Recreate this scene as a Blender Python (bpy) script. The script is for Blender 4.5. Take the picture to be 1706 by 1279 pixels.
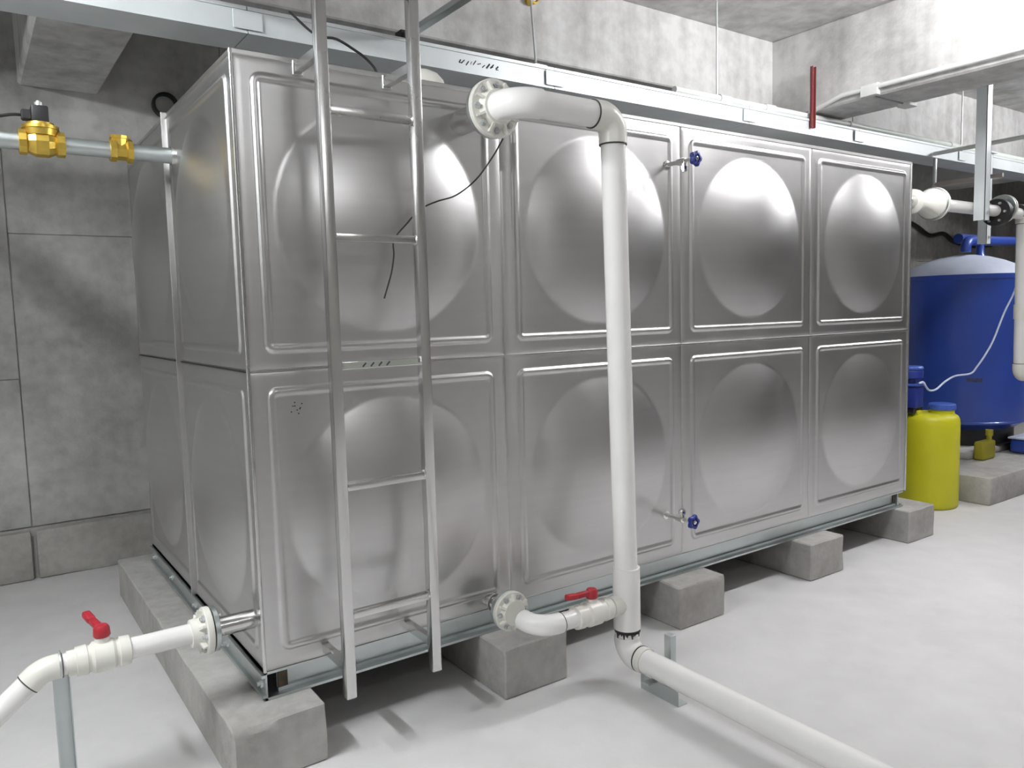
import bpy, bmesh, math, random
from mathutils import Vector, Matrix, noise
random.seed(7)
scene = bpy.context.scene
for o in list(bpy.data.objects):
    bpy.data.objects.remove(o, do_unlink=True)
C = scene.collection
H = 0.30            # the tank's underside frame stands so that tank floor is 0.30 m over the room floor
pi = math.pi

# ------------------------------------------------------------------ camera
F_PX, YAW, PITCH, ROLL = 1300.93, 0.61027, -0.09208, -0.02570
CAM = Vector((-0.7388, -2.5289, 1.1717 + H))
fw = Vector((math.sin(YAW)*math.cos(PITCH), math.cos(YAW)*math.cos(PITCH), math.sin(PITCH)))
rt = Vector((math.cos(YAW), -math.sin(YAW), 0)); up = rt.cross(fw)
rt2 = math.cos(ROLL)*rt + math.sin(ROLL)*up
up2 = -math.sin(ROLL)*rt + math.cos(ROLL)*up
cd = bpy.data.cameras.new('camera'); cam = bpy.data.objects.new('camera', cd); C.objects.link(cam)
cd.sensor_fit = 'HORIZONTAL'; cd.sensor_width = 36.0; cd.lens = F_PX/1706*36
cd.clip_start = 0.02
cam.matrix_world = Matrix(((rt2.x, up2.x, -fw.x, CAM.x), (rt2.y, up2.y, -fw.y, CAM.y), (rt2.z, up2.z, -fw.z, CAM.z), (0, 0, 0, 1)))
scene.camera = cam

# ------------------------------------------------------------------ world, lamps, exposure
w = bpy.data.worlds.new('world'); scene.world = w; w.use_nodes = True
w.node_tree.nodes['Background'].inputs[0].default_value = (0.8, 0.85, 0.9, 1)
w.node_tree.nodes['Background'].inputs[1].default_value = 0.02
scene.view_settings.view_transform = 'Standard'
scene.view_settings.look = 'None'
scene.view_settings.gamma = 1.0
scene.view_settings.use_curve_mapping = False
scene.view_settings.exposure = -0.06

def lamp(name, loc, watts, lx, ly, rz=0.0, col=(1.0, 0.98, 0.95), aim=None):
    """ceiling tube lamp: a long thin area light facing down (or towards aim)"""
    d = bpy.data.lights.new(name, 'AREA'); d.shape = 'RECTANGLE'; d.size = lx; d.size_y = ly
    d.energy = watts; d.color = col; d.spread = pi
    o = bpy.data.objects.new(name, d); C.objects.link(o)
    o.location = (loc[0], loc[1], loc[2] + H)
    if aim:
        v = Vector((aim[0], aim[1], aim[2] + H)) - o.location
        o.rotation_euler = v.to_track_quat('-Z', 'Y').to_euler()
    else:
        o.rotation_euler = (0, 0, rz)
    return o
def tube_lamp(name, loc, watts, length, rz, col=(1.0, 0.98, 0.95), r=0.03):
    """bare fluorescent tube hung below the ceiling: it shines all round"""
    bm = bmesh.new()
    bmesh.ops.create_cone(bm, cap_ends=True, segments=12, radius1=r, radius2=r, depth=length)
    me = bpy.data.meshes.new(name); bm.to_mesh(me); bm.free()
    m = bpy.data.materials.new(name + '_glow'); m.use_nodes = True
    nt = m.node_tree; nt.nodes.clear()
    e = nt.nodes.new('ShaderNodeEmission'); out = nt.nodes.new('ShaderNodeOutputMaterial')
    e.inputs[0].default_value = (*col, 1); e.inputs[1].default_value = watts/(2*pi*r*length*pi)
    nt.links.new(e.outputs[0], out.inputs[0]); me.materials.append(m)
    o = bpy.data.objects.new(name, me); C.objects.link(o)
    o.location = (loc[0], loc[1], loc[2] + H); o.rotation_euler = (pi/2, 0, rz)
    return o
LAMPS = []
LAMPS.append(tube_lamp('lamp_tube', (3.55, -1.05, 2.92), 160, 1.2, pi/2, (0.98, 0.98, 1.0)))
LAMPS.append(tube_lamp('lamp_tube', (-1.65, -0.5, 2.67), 215, 1.2, 0.0, (0.95, 0.98, 1.0)))
LAMPS.append(tube_lamp('lamp_tube', (7.2, -1.0, 2.92), 150, 1.2, pi/2, (0.98, 0.98, 1.0)))
LAMPS.append(tube_lamp('lamp_tube', (0.4, -4.0, 2.9), 38, 1.2, pi/2, (0.98, 0.98, 1.0)))  # added fill tube, unseen behind the camera, to brighten the room
for o, l in zip(LAMPS, ('fluorescent tube hung above the floor before the steel tank', 'fluorescent tube hung left of the ladder end of the tank', 'fluorescent tube hung near the blue vessel', 'added fill tube hung unseen behind the camera')):
    o['label'] = l; o['category'] = 'lamp'; o['group'] = 'ceiling tube lamps'

# ------------------------------------------------------------------ materials
def nodes(name):
    m = bpy.data.materials.new(name); m.use_nodes = True
    nt = m.node_tree; b = nt.nodes['Principled BSDF']
    return m, nt, b
def plain(name, col, rough=0.5, metal=0.0, var=0.08, scale=6.0, bump=0.0, bscale=60.0, coat=0.0, spec=None):
    m, nt, b = nodes(name)
    tc = nt.nodes.new('ShaderNodeTexCoord')
    n = nt.nodes.new('ShaderNodeTexNoise'); n.inputs['Scale'].default_value = scale; n.inputs['Detail'].default_value = 6
    nt.links.new(tc.outputs['Object'], n.inputs['Vector'])
    r = nt.nodes.new('ShaderNodeValToRGB')
    r.color_ramp.elements[0].position = 0.3; r.color_ramp.elements[1].position = 0.7
    r.color_ramp.elements[0].color = (*[c*(1-var) for c in col], 1)
    r.color_ramp.elements[1].color = (*[min(1, c*(1+var)) for c in col], 1)
    nt.links.new(n.outputs['Fac'], r.inputs['Fac']); nt.links.new(r.outputs['Color'], b.inputs['Base Color'])
    b.inputs['Roughness'].default_value = rough; b.inputs['Metallic'].default_value = metal
    if coat: b.inputs['Coat Weight'].default_value = coat
    if spec is not None: b.inputs['Specular IOR Level'].default_value = spec
    if bump:
        n2 = nt.nodes.new('ShaderNodeTexNoise'); n2.inputs['Scale'].default_value = bscale; n2.inputs['Detail'].default_value = 8
        nt.links.new(tc.outputs['Object'], n2.inputs['Vector'])
        bp = nt.nodes.new('ShaderNodeBump'); bp.inputs['Strength'].default_value = bump; bp.inputs['Distance'].default_value = 0.01
        nt.links.new(n2.outputs['Fac'], bp.inputs['Height']); nt.links.new(bp.outputs['Normal'], b.inputs['Normal'])
    return m
def concrete(name, dark, light, scale=1.6, bump=0.25, streak=0.0, rough=0.85, world=True):
    """cast concrete: cloudy patches, fine pores, optional vertical formwork streaks"""
    m, nt, b = nodes(name)
    tc = nt.nodes.new('ShaderNodeTexCoord')
    geo = nt.nodes.new('ShaderNodeNewGeometry')
    src = geo.outputs['Position'] if world else tc.outputs['Object']
    n1 = nt.nodes.new('ShaderNodeTexNoise'); n1.inputs['Scale'].default_value = scale; n1.inputs['Detail'].default_value = 9; n1.inputs['Roughness'].default_value = 0.62
    n2 = nt.nodes.new('ShaderNodeTexNoise'); n2.inputs['Scale'].default_value = scale*9; n2.inputs['Detail'].default_value = 5
    nt.links.new(src, n1.inputs['Vector']); nt.links.new(src, n2.inputs['Vector'])
    mp = nt.nodes.new('ShaderNodeMapping'); mp.inputs['Scale'].default_value = (7, 7, 0.35)
    n3 = nt.nodes.new('ShaderNodeTexNoise'); n3.inputs['Scale'].default_value = 1.0; n3.inputs['Detail'].default_value = 4
    nt.links.new(src, mp.inputs['Vector']); nt.links.new(mp.outputs[0], n3.inputs['Vector'])
    a = nt.nodes.new('ShaderNodeMath'); a.operation = 'MULTIPLY_ADD'; a.inputs[1].default_value = 0.35
    nt.links.new(n2.outputs['Fac'], a.inputs[0]); nt.links.new(n1.outputs['Fac'], a.inputs[2])
    a2 = nt.nodes.new('ShaderNodeMath'); a2.operation = 'MULTIPLY_ADD'; a2.inputs[1].default_value = streak
    nt.links.new(n3.outputs['Fac'], a2.inputs[0]); nt.links.new(a.outputs[0], a2.inputs[2])
    r = nt.nodes.new('ShaderNodeValToRGB'); mid = 0.675 + streak*0.5
    r.color_ramp.elements[0].position = mid - 0.22; r.color_ramp.elements[1].position = mid + 0.22
    r.color_ramp.elements[0].color = (*dark, 1); r.color_ramp.elements[1].color = (*light, 1)
    nt.links.new(a2.outputs[0], r.inputs['Fac']); nt.links.new(r.outputs['Color'], b.inputs['Base Color'])
    b.inputs['Roughness'].default_value = rough; b.inputs['Specular IOR Level'].default_value = 0.3
    n4 = nt.nodes.new('ShaderNodeTexNoise'); n4.inputs['Scale'].default_value = 45; n4.inputs['Detail'].default_value = 8
    nt.links.new(src, n4.inputs['Vector'])
    bp = nt.nodes.new('ShaderNodeBump'); bp.inputs['Strength'].default_value = bump; bp.inputs['Distance'].default_value = 0.008
    nt.links.new(n4.outputs['Fac'], bp.inputs['Height']); nt.links.new(bp.outputs['Normal'], b.inputs['Normal'])
    return m
def steel(name, base=(0.60, 0.593, 0.59), r0=0.31, r1=0.39, grain=(2.0, 2.0, 40.0), bump=0.0, wave=0.012):
    """brushed stainless sheet: fine grain, patchy gloss, faint waviness of the sheet"""
    m, nt, b = nodes(name)
    tc = nt.nodes.new('ShaderNodeTexCoord'); oi = nt.nodes.new('ShaderNodeObjectInfo')
    add = nt.nodes.new('ShaderNodeVectorMath'); add.operation = 'ADD'
    nt.links.new(tc.outputs['Object'], add.inputs[0]); nt.links.new(oi.outputs['Location'], add.inputs[1])
    mp = nt.nodes.new('ShaderNodeMapping'); mp.inputs['Scale'].default_value = grain
    g = nt.nodes.new('ShaderNodeTexNoise'); g.inputs['Scale'].default_value = 1; g.inputs['Detail'].default_value = 4
    nt.links.new(add.outputs[0], mp.inputs['Vector']); nt.links.new(mp.outputs[0], g.inputs['Vector'])
    p = nt.nodes.new('ShaderNodeTexNoise'); p.inputs['Scale'].default_value = 2.6; p.inputs['Detail'].default_value = 6
    nt.links.new(add.outputs[0], p.inputs['Vector'])
    mr = nt.nodes.new('ShaderNodeMapRange'); mr.inputs['From Min'].default_value = 0.3; mr.inputs['From Max'].default_value = 0.7
    mr.inputs['To Min'].default_value = r0; mr.inputs['To Max'].default_value = r1
    nt.links.new(p.outputs['Fac'], mr.inputs['Value']); nt.links.new(mr.outputs[0], b.inputs['Roughness'])
    r = nt.nodes.new('ShaderNodeValToRGB'); r.color_ramp.elements[0].position = 0.3; r.color_ramp.elements[1].position = 0.7
    r.color_ramp.elements[0].color = (*[c*0.98 for c in base], 1); r.color_ramp.elements[1].color = (*[c*1.02 for c in base], 1)
    nt.links.new(g.outputs['Fac'], r.inputs['Fac']); nt.links.new(r.outputs['Color'], b.inputs['Base Color'])
    b.inputs['Metallic'].default_value = 1.0
    big = nt.nodes.new('ShaderNodeTexNoise'); big.inputs['Scale'].default_value = 4.5; big.inputs['Detail'].default_value = 2
    nt.links.new(add.outputs[0], big.inputs['Vector'])
    b1 = nt.nodes.new('ShaderNodeBump'); b1.inputs['Strength'].default_value = wave; b1.inputs['Distance'].default_value = 0.1
    nt.links.new(big.outputs['Fac'], b1.inputs['Height'])
    b2 = nt.nodes.new('ShaderNodeBump'); b2.inputs['Strength'].default_value = bump; b2.inputs['Distance'].default_value = 0.01
    nt.links.new(g.outputs['Fac'], b2.inputs['Height']); nt.links.new(b1.outputs['Normal'], b2.inputs['Normal'])
    nt.links.new(b2.outputs['Normal'], b.inputs['Normal'])
    return m
M = {}
M['floor'] = concrete('floor_concrete', (0.55, 0.54, 0.54), (0.67, 0.66, 0.655), scale=0.8, bump=0.08, rough=0.75)
M['wall'] = concrete('wall_concrete', (0.27, 0.265, 0.25), (0.53, 0.525, 0.505), scale=1.7, bump=0.3, streak=0.25)
M['beam'] = concrete('beam_concrete', (0.40, 0.393, 0.382), (0.67, 0.665, 0.655), scale=1.5, bump=0.3, streak=0.45)
M['base'] = concrete('base_concrete', (0.25, 0.24, 0.22), (0.42, 0.41, 0.385), scale=2.5, bump=0.5)
M['sleeper'] = concrete('sleeper_concrete', (0.29, 0.28, 0.262), (0.46, 0.45, 0.43), scale=2.6, bump=0.35)
M['steel'] = steel('stainless_sheet')
M['steel_tube'] = steel('stainless_tube', (0.67, 0.665, 0.66), 0.16, 0.30, (60, 60, 3), 0.01, 0.0)
M['galv'] = steel('galvanised_steel', (0.56, 0.60, 0.60), 0.32, 0.5, (12, 12, 12), 0.02, 0.0)
M['tray'] = plain('tray_zinc', (0.70, 0.74, 0.75), 0.42, 0.2, 0.06, 5)
M['pvc'] = plain('white_pvc', (0.86, 0.85, 0.83), 0.25, 0, 0.02, 8)
M['pvc_fit'] = plain('pvc_fitting', (0.80, 0.79, 0.73), 0.3, 0, 0.03, 10)
M['black'] = plain('black_rubber', (0.015, 0.015, 0.016), 0.5)
M['darkring'] = plain('glue_ring', (0.05, 0.05, 0.05), 0.6)
M['red'] = plain('red_plastic', (0.42, 0.02, 0.035), 0.4)
M['redpaint'] = plain('red_oxide_paint', (0.22, 0.045, 0.045), 0.7)
M['brass'] = plain('brass', (0.66, 0.46, 0.09), 0.3, 0.85, 0.1, 25)
M['bluewheel'] = plain('blue_wheel_paint', (0.015, 0.03, 0.22), 0.35)
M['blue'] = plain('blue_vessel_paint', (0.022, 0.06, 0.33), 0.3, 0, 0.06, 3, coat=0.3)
M['whitish'] = plain('whitish_blue', (0.55, 0.60, 0.72), 0.6, 0, 0.1, 5)  # whitish blue for the vessel dome and the pump cover
M['yellow'] = plain('yellow_plastic', (0.55, 0.53, 0.012), 0.45, 0, 0.04, 6)
M['shadedyellow'] = plain('shaded_yellow_paint', (0.33, 0.29, 0.02), 0.6)  # yellow darkened so the can carries the vessel's shade in its colour
M['bluecap'] = plain('blue_plastic', (0.05, 0.11, 0.45), 0.4)
M['rod'] = plain('zinc_rod', (0.6, 0.62, 0.62), 0.4, 0.7)
M['white'] = plain('white_conduit', (0.78, 0.79, 0.77), 0.4)
M['ink'] = plain('dark_ink', (0.06, 0.06, 0.075), 0.9)
M['chrome'] = plain('bright_metal', (0.8, 0.8, 0.78), 0.15, 1.0, 0.02)
M['burn'] = plain('weld_scorch', (0.10, 0.075, 0.05), 0.6, 0.3, 0.4, 30)
M['hose'] = plain('clear_hose', (0.62, 0.68, 0.80), 0.3)
M['tape'] = plain('pale_green_tape', (0.36, 0.38, 0.33), 0.5)
M['conduitgreen'] = plain('pale_pipe', (0.70, 0.75, 0.70), 0.35)
M['pinkpipe'] = plain('brown_pipe', (0.42, 0.36, 0.32), 0.5)

# ------------------------------------------------------------------ mesh helpers (all coordinates: tank floor = z 0)
def V(*a): return Vector(a)
def box(bm, lo, hi, bev=0.0, seg=1):
    lo, hi = Vector(lo), Vector(hi)
    r = bmesh.ops.create_cube(bm, size=1.0)
    vs = r['verts']
    for v in vs:
        v.co = Vector([(lo[i]+hi[i])/2 + v.co[i]*(hi[i]-lo[i]) for i in range(3)])
    if bev:
        es = list({e for v in vs for e in v.link_edges})
        bmesh.ops.bevel(bm, geom=es, offset=bev, segments=seg, affect='EDGES', profile=0.5)
    return bm
def frame(d):
    d = d.normalized(); a = Vector((0, 0, 1)) if abs(d.z) < 0.9 else Vector((1, 0, 0))
    u = d.cross(a).normalized(); return d, u, d.cross(u).normalized()
def tube(bm, pts, r, seg=20, caps=True):
    pts = [Vector(p) for p in pts]; n = len(pts)
    rs = r if isinstance(r, (list, tuple)) else [r]*n
    tang = []
    for i in range(n):
        a = pts[max(i-1, 0)]; b = pts[min(i+1, n-1)]; tang.append((b-a).normalized())
    _, u, _ = frame(tang[0]); rings = []
    for i in range(n):
        t = tang[i]; u = (u - t*u.dot(t)).normalized(); v = t.cross(u)
        rings.append([bm.verts.new(pts[i] + rs[i]*(math.cos(2*pi*k/seg)*u + math.sin(2*pi*k/seg)*v)) for k in range(seg)])
    for i in range(n-1):
        for k in range(seg):
            bm.faces.new((rings[i][k], rings[i][(k+1) % seg], rings[i+1][(k+1) % seg], rings[i+1][k]))
    if caps:
        bm.faces.new(rings[0][::-1]); bm.faces.new(rings[-1])
    return bm
def lathe(bm, base, axis, prof, seg=28, caps=True):
    """prof: list of (distance along axis, radius)"""
    d, u, v = frame(Vector(axis)); base = Vector(base); rings = []
    for t, r in prof:
        r = max(r, 0.0004)
        rings.append([bm.verts.new(base + d*t + r*(math.cos(2*pi*k/seg)*u + math.sin(2*pi*k/seg)*v)) for k in range(seg)])
    for i in range(len(rings)-1):
        for k in range(seg):
            bm.faces.new((rings[i][k], rings[i][(k+1) % seg], rings[i+1][(k+1) % seg], rings[i+1][k]))
    if caps:
        bm.faces.new(rings[0][::-1]); bm.faces.new(rings[-1])
    return bm
def bar(bm, a, b, w, h, upv=(0, 0, 1), bev=0.0):
    a, b = Vector(a), Vector(b); d = (b-a).normalized(); upv = Vector(upv)
    s = d.cross(upv).normalized(); n = s.cross(d).normalized()
    vs = []
    for p in (a, b):
        for i, j in ((-1, -1), (1, -1), (1, 1), (-1, 1)):
            vs.append(bm.verts.new(p + s*(i*w/2) + n*(j*h/2)))
    fs = [bm.faces.new([vs[k] for k in f]) for f in ((0, 3, 2, 1), (4, 5, 6, 7), (0, 1, 5, 4), (1, 2, 6, 5), (2, 3, 7, 6), (3, 0, 4, 7))]
    if bev:
        es = list({e for f in fs for e in f.edges})
        bmesh.ops.bevel(bm, geom=es, offset=bev, segments=2, affect='EDGES', profile=0.5)
    return bm
def arc(p0, p1, p2, R, n=10, ext=0.0):
    """rounded corner at p1; returns the points of the bend with straight socket ends of length ext"""
    p0, p1, p2 = Vector(p0), Vector(p1), Vector(p2)
    d1 = (p1-p0).normalized(); d2 = (p2-p1).normalized(); th = d1.angle(d2)
    L = R*math.tan(th/2); a = p1 - d1*L
    nrm = (d2 - d1*d2.dot(d1)).normalized(); c = a + nrm*R
    pts = []
    for k in range(n+1):
        t = th*k/n; pts.append(c + R*(math.sin(t)*d1 - math.cos(t)*nrm))
    if ext: pts = [a - d1*ext] + pts + [p1 + d2*(L+ext)]
    return pts, L + ext
def smooth_path(pts, n=6):
    pts = [Vector(p) for p in pts]; out = []
    P = [pts[0]*2-pts[1]] + pts + [pts[-1]*2-pts[-2]]
    for i in range(1, len(P)-2):
        for k in range(n):
            t = k/n; a, b, c, d = P[i-1], P[i], P[i+1], P[i+2]
            out.append(0.5*((2*b) + (c-a)*t + (2*a-5*b+4*c-d)*t*t + (3*b-a-3*c+d)*t**3))
    out.append(pts[-1]); return out
ORG = {}
def finish(bm, ang=35):
    bmesh.ops.recalc_face_normals(bm, faces=bm.faces)
    lim = math.radians(ang)
    for f in bm.faces: f.smooth = True
    for e in bm.edges:
        if len(e.link_faces) == 2 and e.calc_face_angle(0) > lim: e.smooth = False
def obj(name, bm, mat, parent=None, ang=35, org=None):
    """one mesh object; a part is stored relative to the base of its thing"""
    finish(bm, ang)
    if parent is not None: o0 = ORG[parent.name]
    elif org is not None: o0 = Vector(org)
    else:
        xs = [v.co for v in bm.verts]
        lo = Vector([min(c[i] for c in xs) for i in range(3)]); hi = Vector([max(c[i] for c in xs) for i in range(3)])
        o0 = Vector(((lo.x+hi.x)/2, (lo.y+hi.y)/2, lo.z))
    for v in bm.verts: v.co -= o0
    me = bpy.data.meshes.new(name); bm.to_mesh(me); bm.free(); me.materials.append(M[mat] if isinstance(mat, str) else mat)
    o = bpy.data.objects.new(name, me); C.objects.link(o)
    if parent is not None: o.parent = parent
    else: o.location = (o0.x, o0.y, o0.z + H)
    ORG[o.name] = o0
    return o
def tag(o, label, cat, group=None):
    o['label'] = label; o['category'] = cat
    if group: o['group'] = group
    return o
def thing(name, label, cat, org, group=None):
    o = bpy.data.objects.new(name, None); C.objects.link(o); o.empty_display_size = 0.1
    o.location = (org[0], org[1], org[2] + H); ORG[o.name] = Vector(org)
    return tag(o, label, cat, group)
def struct(name, bm, mat, parent=None, **k):
    o = obj(name, bm, mat, parent, **k)
    if parent is None: o['kind'] = 'structure'
    return o
def dup(src, parent, delta=(0, 0, 0)):
    c = src.copy(); C.objects.link(c); c.parent = parent; c.location = Vector(src.location) + Vector(delta); ORG[c.name] = ORG[src.name]; return c
B = bmesh.new

# ------------------------------------------------------------------ the room
X0, X1, Y0, Y1, ZF, ZC = -3.4, 13.4, -5.6, 2.74, -0.30, 3.08
struct('floor', box(B(), (X0-.3, Y0-.3, ZF-.2), (X1+.3, Y1+.3, ZF)), 'floor')
struct('ceiling', box(B(), (X0-.3, Y0-.3, ZC), (X1+.3, Y1+.3, ZC+.2)), 'beam')
struct('wall_left', box(B(), (X0-.2, Y0, ZF), (X0, Y1, ZC)), 'wall')
struct('wall_right', box(B(), (X1, Y0, ZF), (X1+.2, Y1, ZC)), 'wall')
struct('wall_front', box(B(), (X0, Y0-.2, ZF), (X1, Y0, ZC)), 'base')
wb = struct('wall_back', box(B(), (X0, Y1, ZF), (X1, Y1+.2, ZC)), 'base', org=(0, Y1, ZF))
# formwork panels of the cast wall: each board field stands a little proud of its joints
xs = [X0, -1.71, -0.49, 0.73, 1.95, 3.17, 4.39, 5.61, 6.83, 8.05, 9.27, 10.49, 11.71, X1]
for i in range(len(xs)-1):
    zs = [0.0, 0.86, ZC] if i % 2 == 1 else [0.0, 1.683, ZC]
    for j in range(len(zs)-1):
        g = 0.0028
        prd = 0.012 + random.uniform(-0.002, 0.002)
        obj('wall_panel', box(B(), (xs[i]+g, Y1-prd, zs[j]+(g/2 if j else 0)), (xs[i+1]-g, Y1+0.01, zs[j+1]-(g/2)), 0.003), 'wall', wb)
# rough base course
bb = struct('baseboard_back', box(B(), (X0, Y1-0.03, ZF), (X1, Y1, -0.004)), 'base', org=(0, Y1, ZF))
for i in range(len(xs)-1):
    bm = box(B(), (xs[i]+0.012, Y1-0.075, ZF), (xs[i+1]-0.012, Y1-0.02, -0.012), 0.012, 2)
    bmesh.ops.subdivide_edges(bm, edges=[e for e in bm.edges if e.calc_length() > 0.25], cuts=7, use_grid_fill=True)
    for v in bm.verts: v.co += Vector((0, 0.008, 0.006))*noise.noise(v.co*5)
    obj('base_block', bm, 'base', bb)
# beams
def beam(bm_, mat='beam', nm='ceiling_beam'):
    o = struct(nm, bm_, mat); return o
beam(box(B(), (X0, 1.17, 2.612), (X1, 1.60, ZC), 0.008))                    # along the tank
beam(box(B(), (-0.385, Y0, 2.508), (0.02, Y1, ZC), 0.012))                 # cross beam over the ladder end
beam(box(B(), (4.24, Y0, 2.512), (4.66, Y1, ZC), 0.012))                   # cross beam over the far end
beam(box(B(), (8.85, Y0, 2.512), (9.27, Y1, ZC), 0.012))

# ------------------------------------------------------------------ concrete sleepers
def sleeper(xc, y0, label, seed):
    bm = box(B(), (xc-.152, y0, ZF), (xc+.152, 2.06, -0.1), 0.006, 1)
    bmesh.ops.subdivide_edges(bm, edges=[e for e in bm.edges if e.calc_length() > 1.0], cuts=24, use_grid_fill=True)
    bmesh.ops.subdivide_edges(bm, edges=[e for e in bm.edges if abs(e.verts[0].co.x-e.verts[1].co.x) > 0.2 or (e.verts[0].co-e.verts[1].co).z**2 > 0.02], cuts=7, use_grid_fill=True)
    for v in bm.verts:
        if v.co.z > ZF + 0.01:
            n = noise.noise(v.co*7 + Vector((seed*3.1, 0, 0)))
            edge = v.co.z > -0.115 and v.co.y < y0 + 0.02
            v.co.y += 0.006*n if v.co.y < y0+0.02 else 0
            v.co.x += 0.004*noise.noise(v.co*9 + Vector((0, seed, 0)))
            if edge:
                c = max(0, noise.noise(v.co*13 + Vector((seed*7.7, 2, 1))))
                v.co.z -= 0.018*c; v.co.y += 0.014*c
    tag(obj('concrete_sleeper', bm, 'sleeper', ang=28), label, 'concrete beam', 'concrete sleepers carrying the steel tank')
for k, (xc, y0, lab) in enumerate(((0.005, -0.125, 'long grey concrete sleeper under the left end of the steel tank below the ladder'),
        (1.0, -0.165, 'concrete sleeper under the tank beneath the lower white flange and elbow'),
        (2.0, -0.125, 'concrete sleeper under the tank just right of the tall white pipe'),
        (3.01, -0.115, 'concrete sleeper under the tank, second from its far end'),
        (4.04, -0.09, 'concrete sleeper under the far right corner of the tank beside the yellow drum'))):
    sleeper(xc, y0, lab, k+1)

# ------------------------------------------------------------------ the stainless tank
PD = 0.9325          # depth of one panel along Y
tank = thing('water_tank', 'large stainless steel water tank of square panels with pressed round domes', 'water tank', (2.0, PD, -0.1))
def sstep(a, b, x):
    t = min(1, max(0, (x-a)/(b-a))); return t*t*(3-2*t)
def panel_h(u, v):
    # signed distance to a rounded rectangle inset from the edge
    def rr(inset, rad):
        hx = 0.5 - inset - rad
        qx, qy = abs(u-.5)-hx, abs(v-.5)-hx
        return math.hypot(max(qx, 0), max(qy, 0)) + min(max(qx, qy), 0) - rad
    d = min(u, 1-u, v, 1-v)
    h = -0.004*(1-sstep(0.0, 0.008, d))
    s = -rr(0.055, 0.035)
    bead = sstep(0.0, 0.010, s)*(1-sstep(0.020, 0.030, s))
    h += 0.0085*bead + 0.003*sstep(0.02, 0.03, s)
    r = math.hypot(u-.5, v-.5)/0.388
    if r < 1.0:
        t = max(0, 1 - r*r)
        h += 0.062*t
    return h
def make_panel():
    half = [0, .004, .009, .03] + [.05 + .004*k for k in range(12)] + [.105 + .0105*k for k in range(38)]
    half = [t for t in half if t < .496] + [.5]
    cs = half + [1-t for t in half[::-1][1:]]
    me = bpy.data.meshes.new('tank_panel'); n = len(cs)
    def snap(u, v):
        # lay grid points that fall beside the pressed circle exactly on it, so its crease is clean
        r = math.hypot(u-.5, v-.5)
        if abs(r-.388) < .0052:
            k = .388/r; return .5+(u-.5)*k, .5+(v-.5)*k
        return u, v
    vs = []
    for v in cs:
        for u in cs:
            a, b = snap(u, v); vs.append((a, -panel_h(a, b), b))
    fs = [(j*n+i, j*n+i+1, (j+1)*n+i+1, (j+1)*n+i) for j in range(n-1) for i in range(n-1)]
    me.from_pydata(vs, [], fs); me.materials.append(M['steel'])
    me.polygons.foreach_set('use_smooth', [True]*len(fs)); me.update()
    return me
pm = make_panel()
def put_panel(loc, rz, sx):
    o = bpy.data.objects.new('panel', pm); C.objects.link(o); o.parent = tank
    o.location = Vector(loc) - ORG[tank.name]; o.rotation_euler = (0, 0, rz); o.scale = (sx, 1, 1)
    return o
for j in range(2):
    for i in range(4):
        put_panel((i, 0, j), 0, 1)
        put_panel((i+1, 2*PD, j), pi, 1)
    for k in range(2):
        put_panel((0, (k+1)*PD, j), -pi/2, PD)
        put_panel((4, k*PD, j), pi/2, PD)
obj('top_plate', box(B(), (0.004, 0.004, 1.985), (3.996, 2*PD-.004, 2.0)), 'steel', tank)
obj('bottom_plate', box(B(), (0.004, 0.004, 0.0), (3.996, 2*PD-.004, 0.012)), 'steel', tank)
# folded joint strips standing off between panels
bm = box(B(), (-0.020, PD-.003, -0.0), (0.002, PD+.003, 2.012), 0.001); obj('joint_strip', bm, 'steel', tank)
for z in (1.0,):
    obj('joint_strip', box(B(), (-0.004, -0.0045, z-.0015), (4.004, 0.001, z+.0015)), 'steel_tube', tank)
    obj('joint_strip', box(B(), (-0.0045, 0.0, z-.0015), (0.001, 2*PD, z+.0015)), 'black', tank)
obj('corner_weld', tube(B(), [(0, 0, 0.0), (0, 0, 2.004)], 0.006, 10), 'steel_tube', tank)
obj('corner_weld', tube(B(), [(4, 0, 0.0), (4, 0, 2.004)], 0.006, 10), 'steel_tube', tank)
obj('top_rim', box(B(), (-0.003, -0.004, 1.988), (4.003, 0.012, 2.006), 0.003), 'steel', tank)
obj('top_rim', box(B(), (-0.004, -0.003, 1.988), (0.012, 2*PD, 2.006), 0.003), 'steel', tank)
# base frame of rolled channel
def channel(bm, a, b, out, hgt=0.098, web=0.006, fl=0.046, back=0.048):
    """C channel from a to b (top edge line), open towards out"""
    a, b, out = Vector(a), Vector(b), Vector(out)
    inn = -out
    def slab(p, q, o0, o1, z0, z1):
        vs = []
        for base in (p, q):
            for o_, z_ in ((o0, z0), (o1, z0), (o1, z1), (o0, z1)):
                vs.append(bm.verts.new(base + inn*o_ + Vector((0, 0, z_))))
        for f in ((0, 3, 2, 1), (4, 5, 6, 7), (0, 1, 5, 4), (1, 2, 6, 5), (2, 3, 7, 6), (3, 0, 4, 7)): bm.faces.new([vs[k] for k in f])
    slab(a, b, back-web, back, -hgt, 0)
    slab(a, b, back-fl, back-web, -hgt, -hgt+0.009)
    slab(a, b, back-fl, back-web, -0.009, 0)
    # rolled fillets
    for z0, z1 in ((-hgt+0.009, -hgt+0.02), (-0.02, -0.009)):
        slab(a, b, back-web-0.012, back-web, z0, z1)
    return bm
rail = obj('base_rail', channel(B(), (0.05, 0, -0.001), (3.985, 0, -0.001), (0, -1, 0)), 'galv', tank)
obj('scorch', box(B(), (0.052, 0.034, -0.086), (0.085, 0.0405, -0.012)), 'burn', rail)
obj('scorch', box(B(), (3.93, 0.034, -0.086), (3.98, 0.0405, -0.012)), 'burn', rail)
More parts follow.
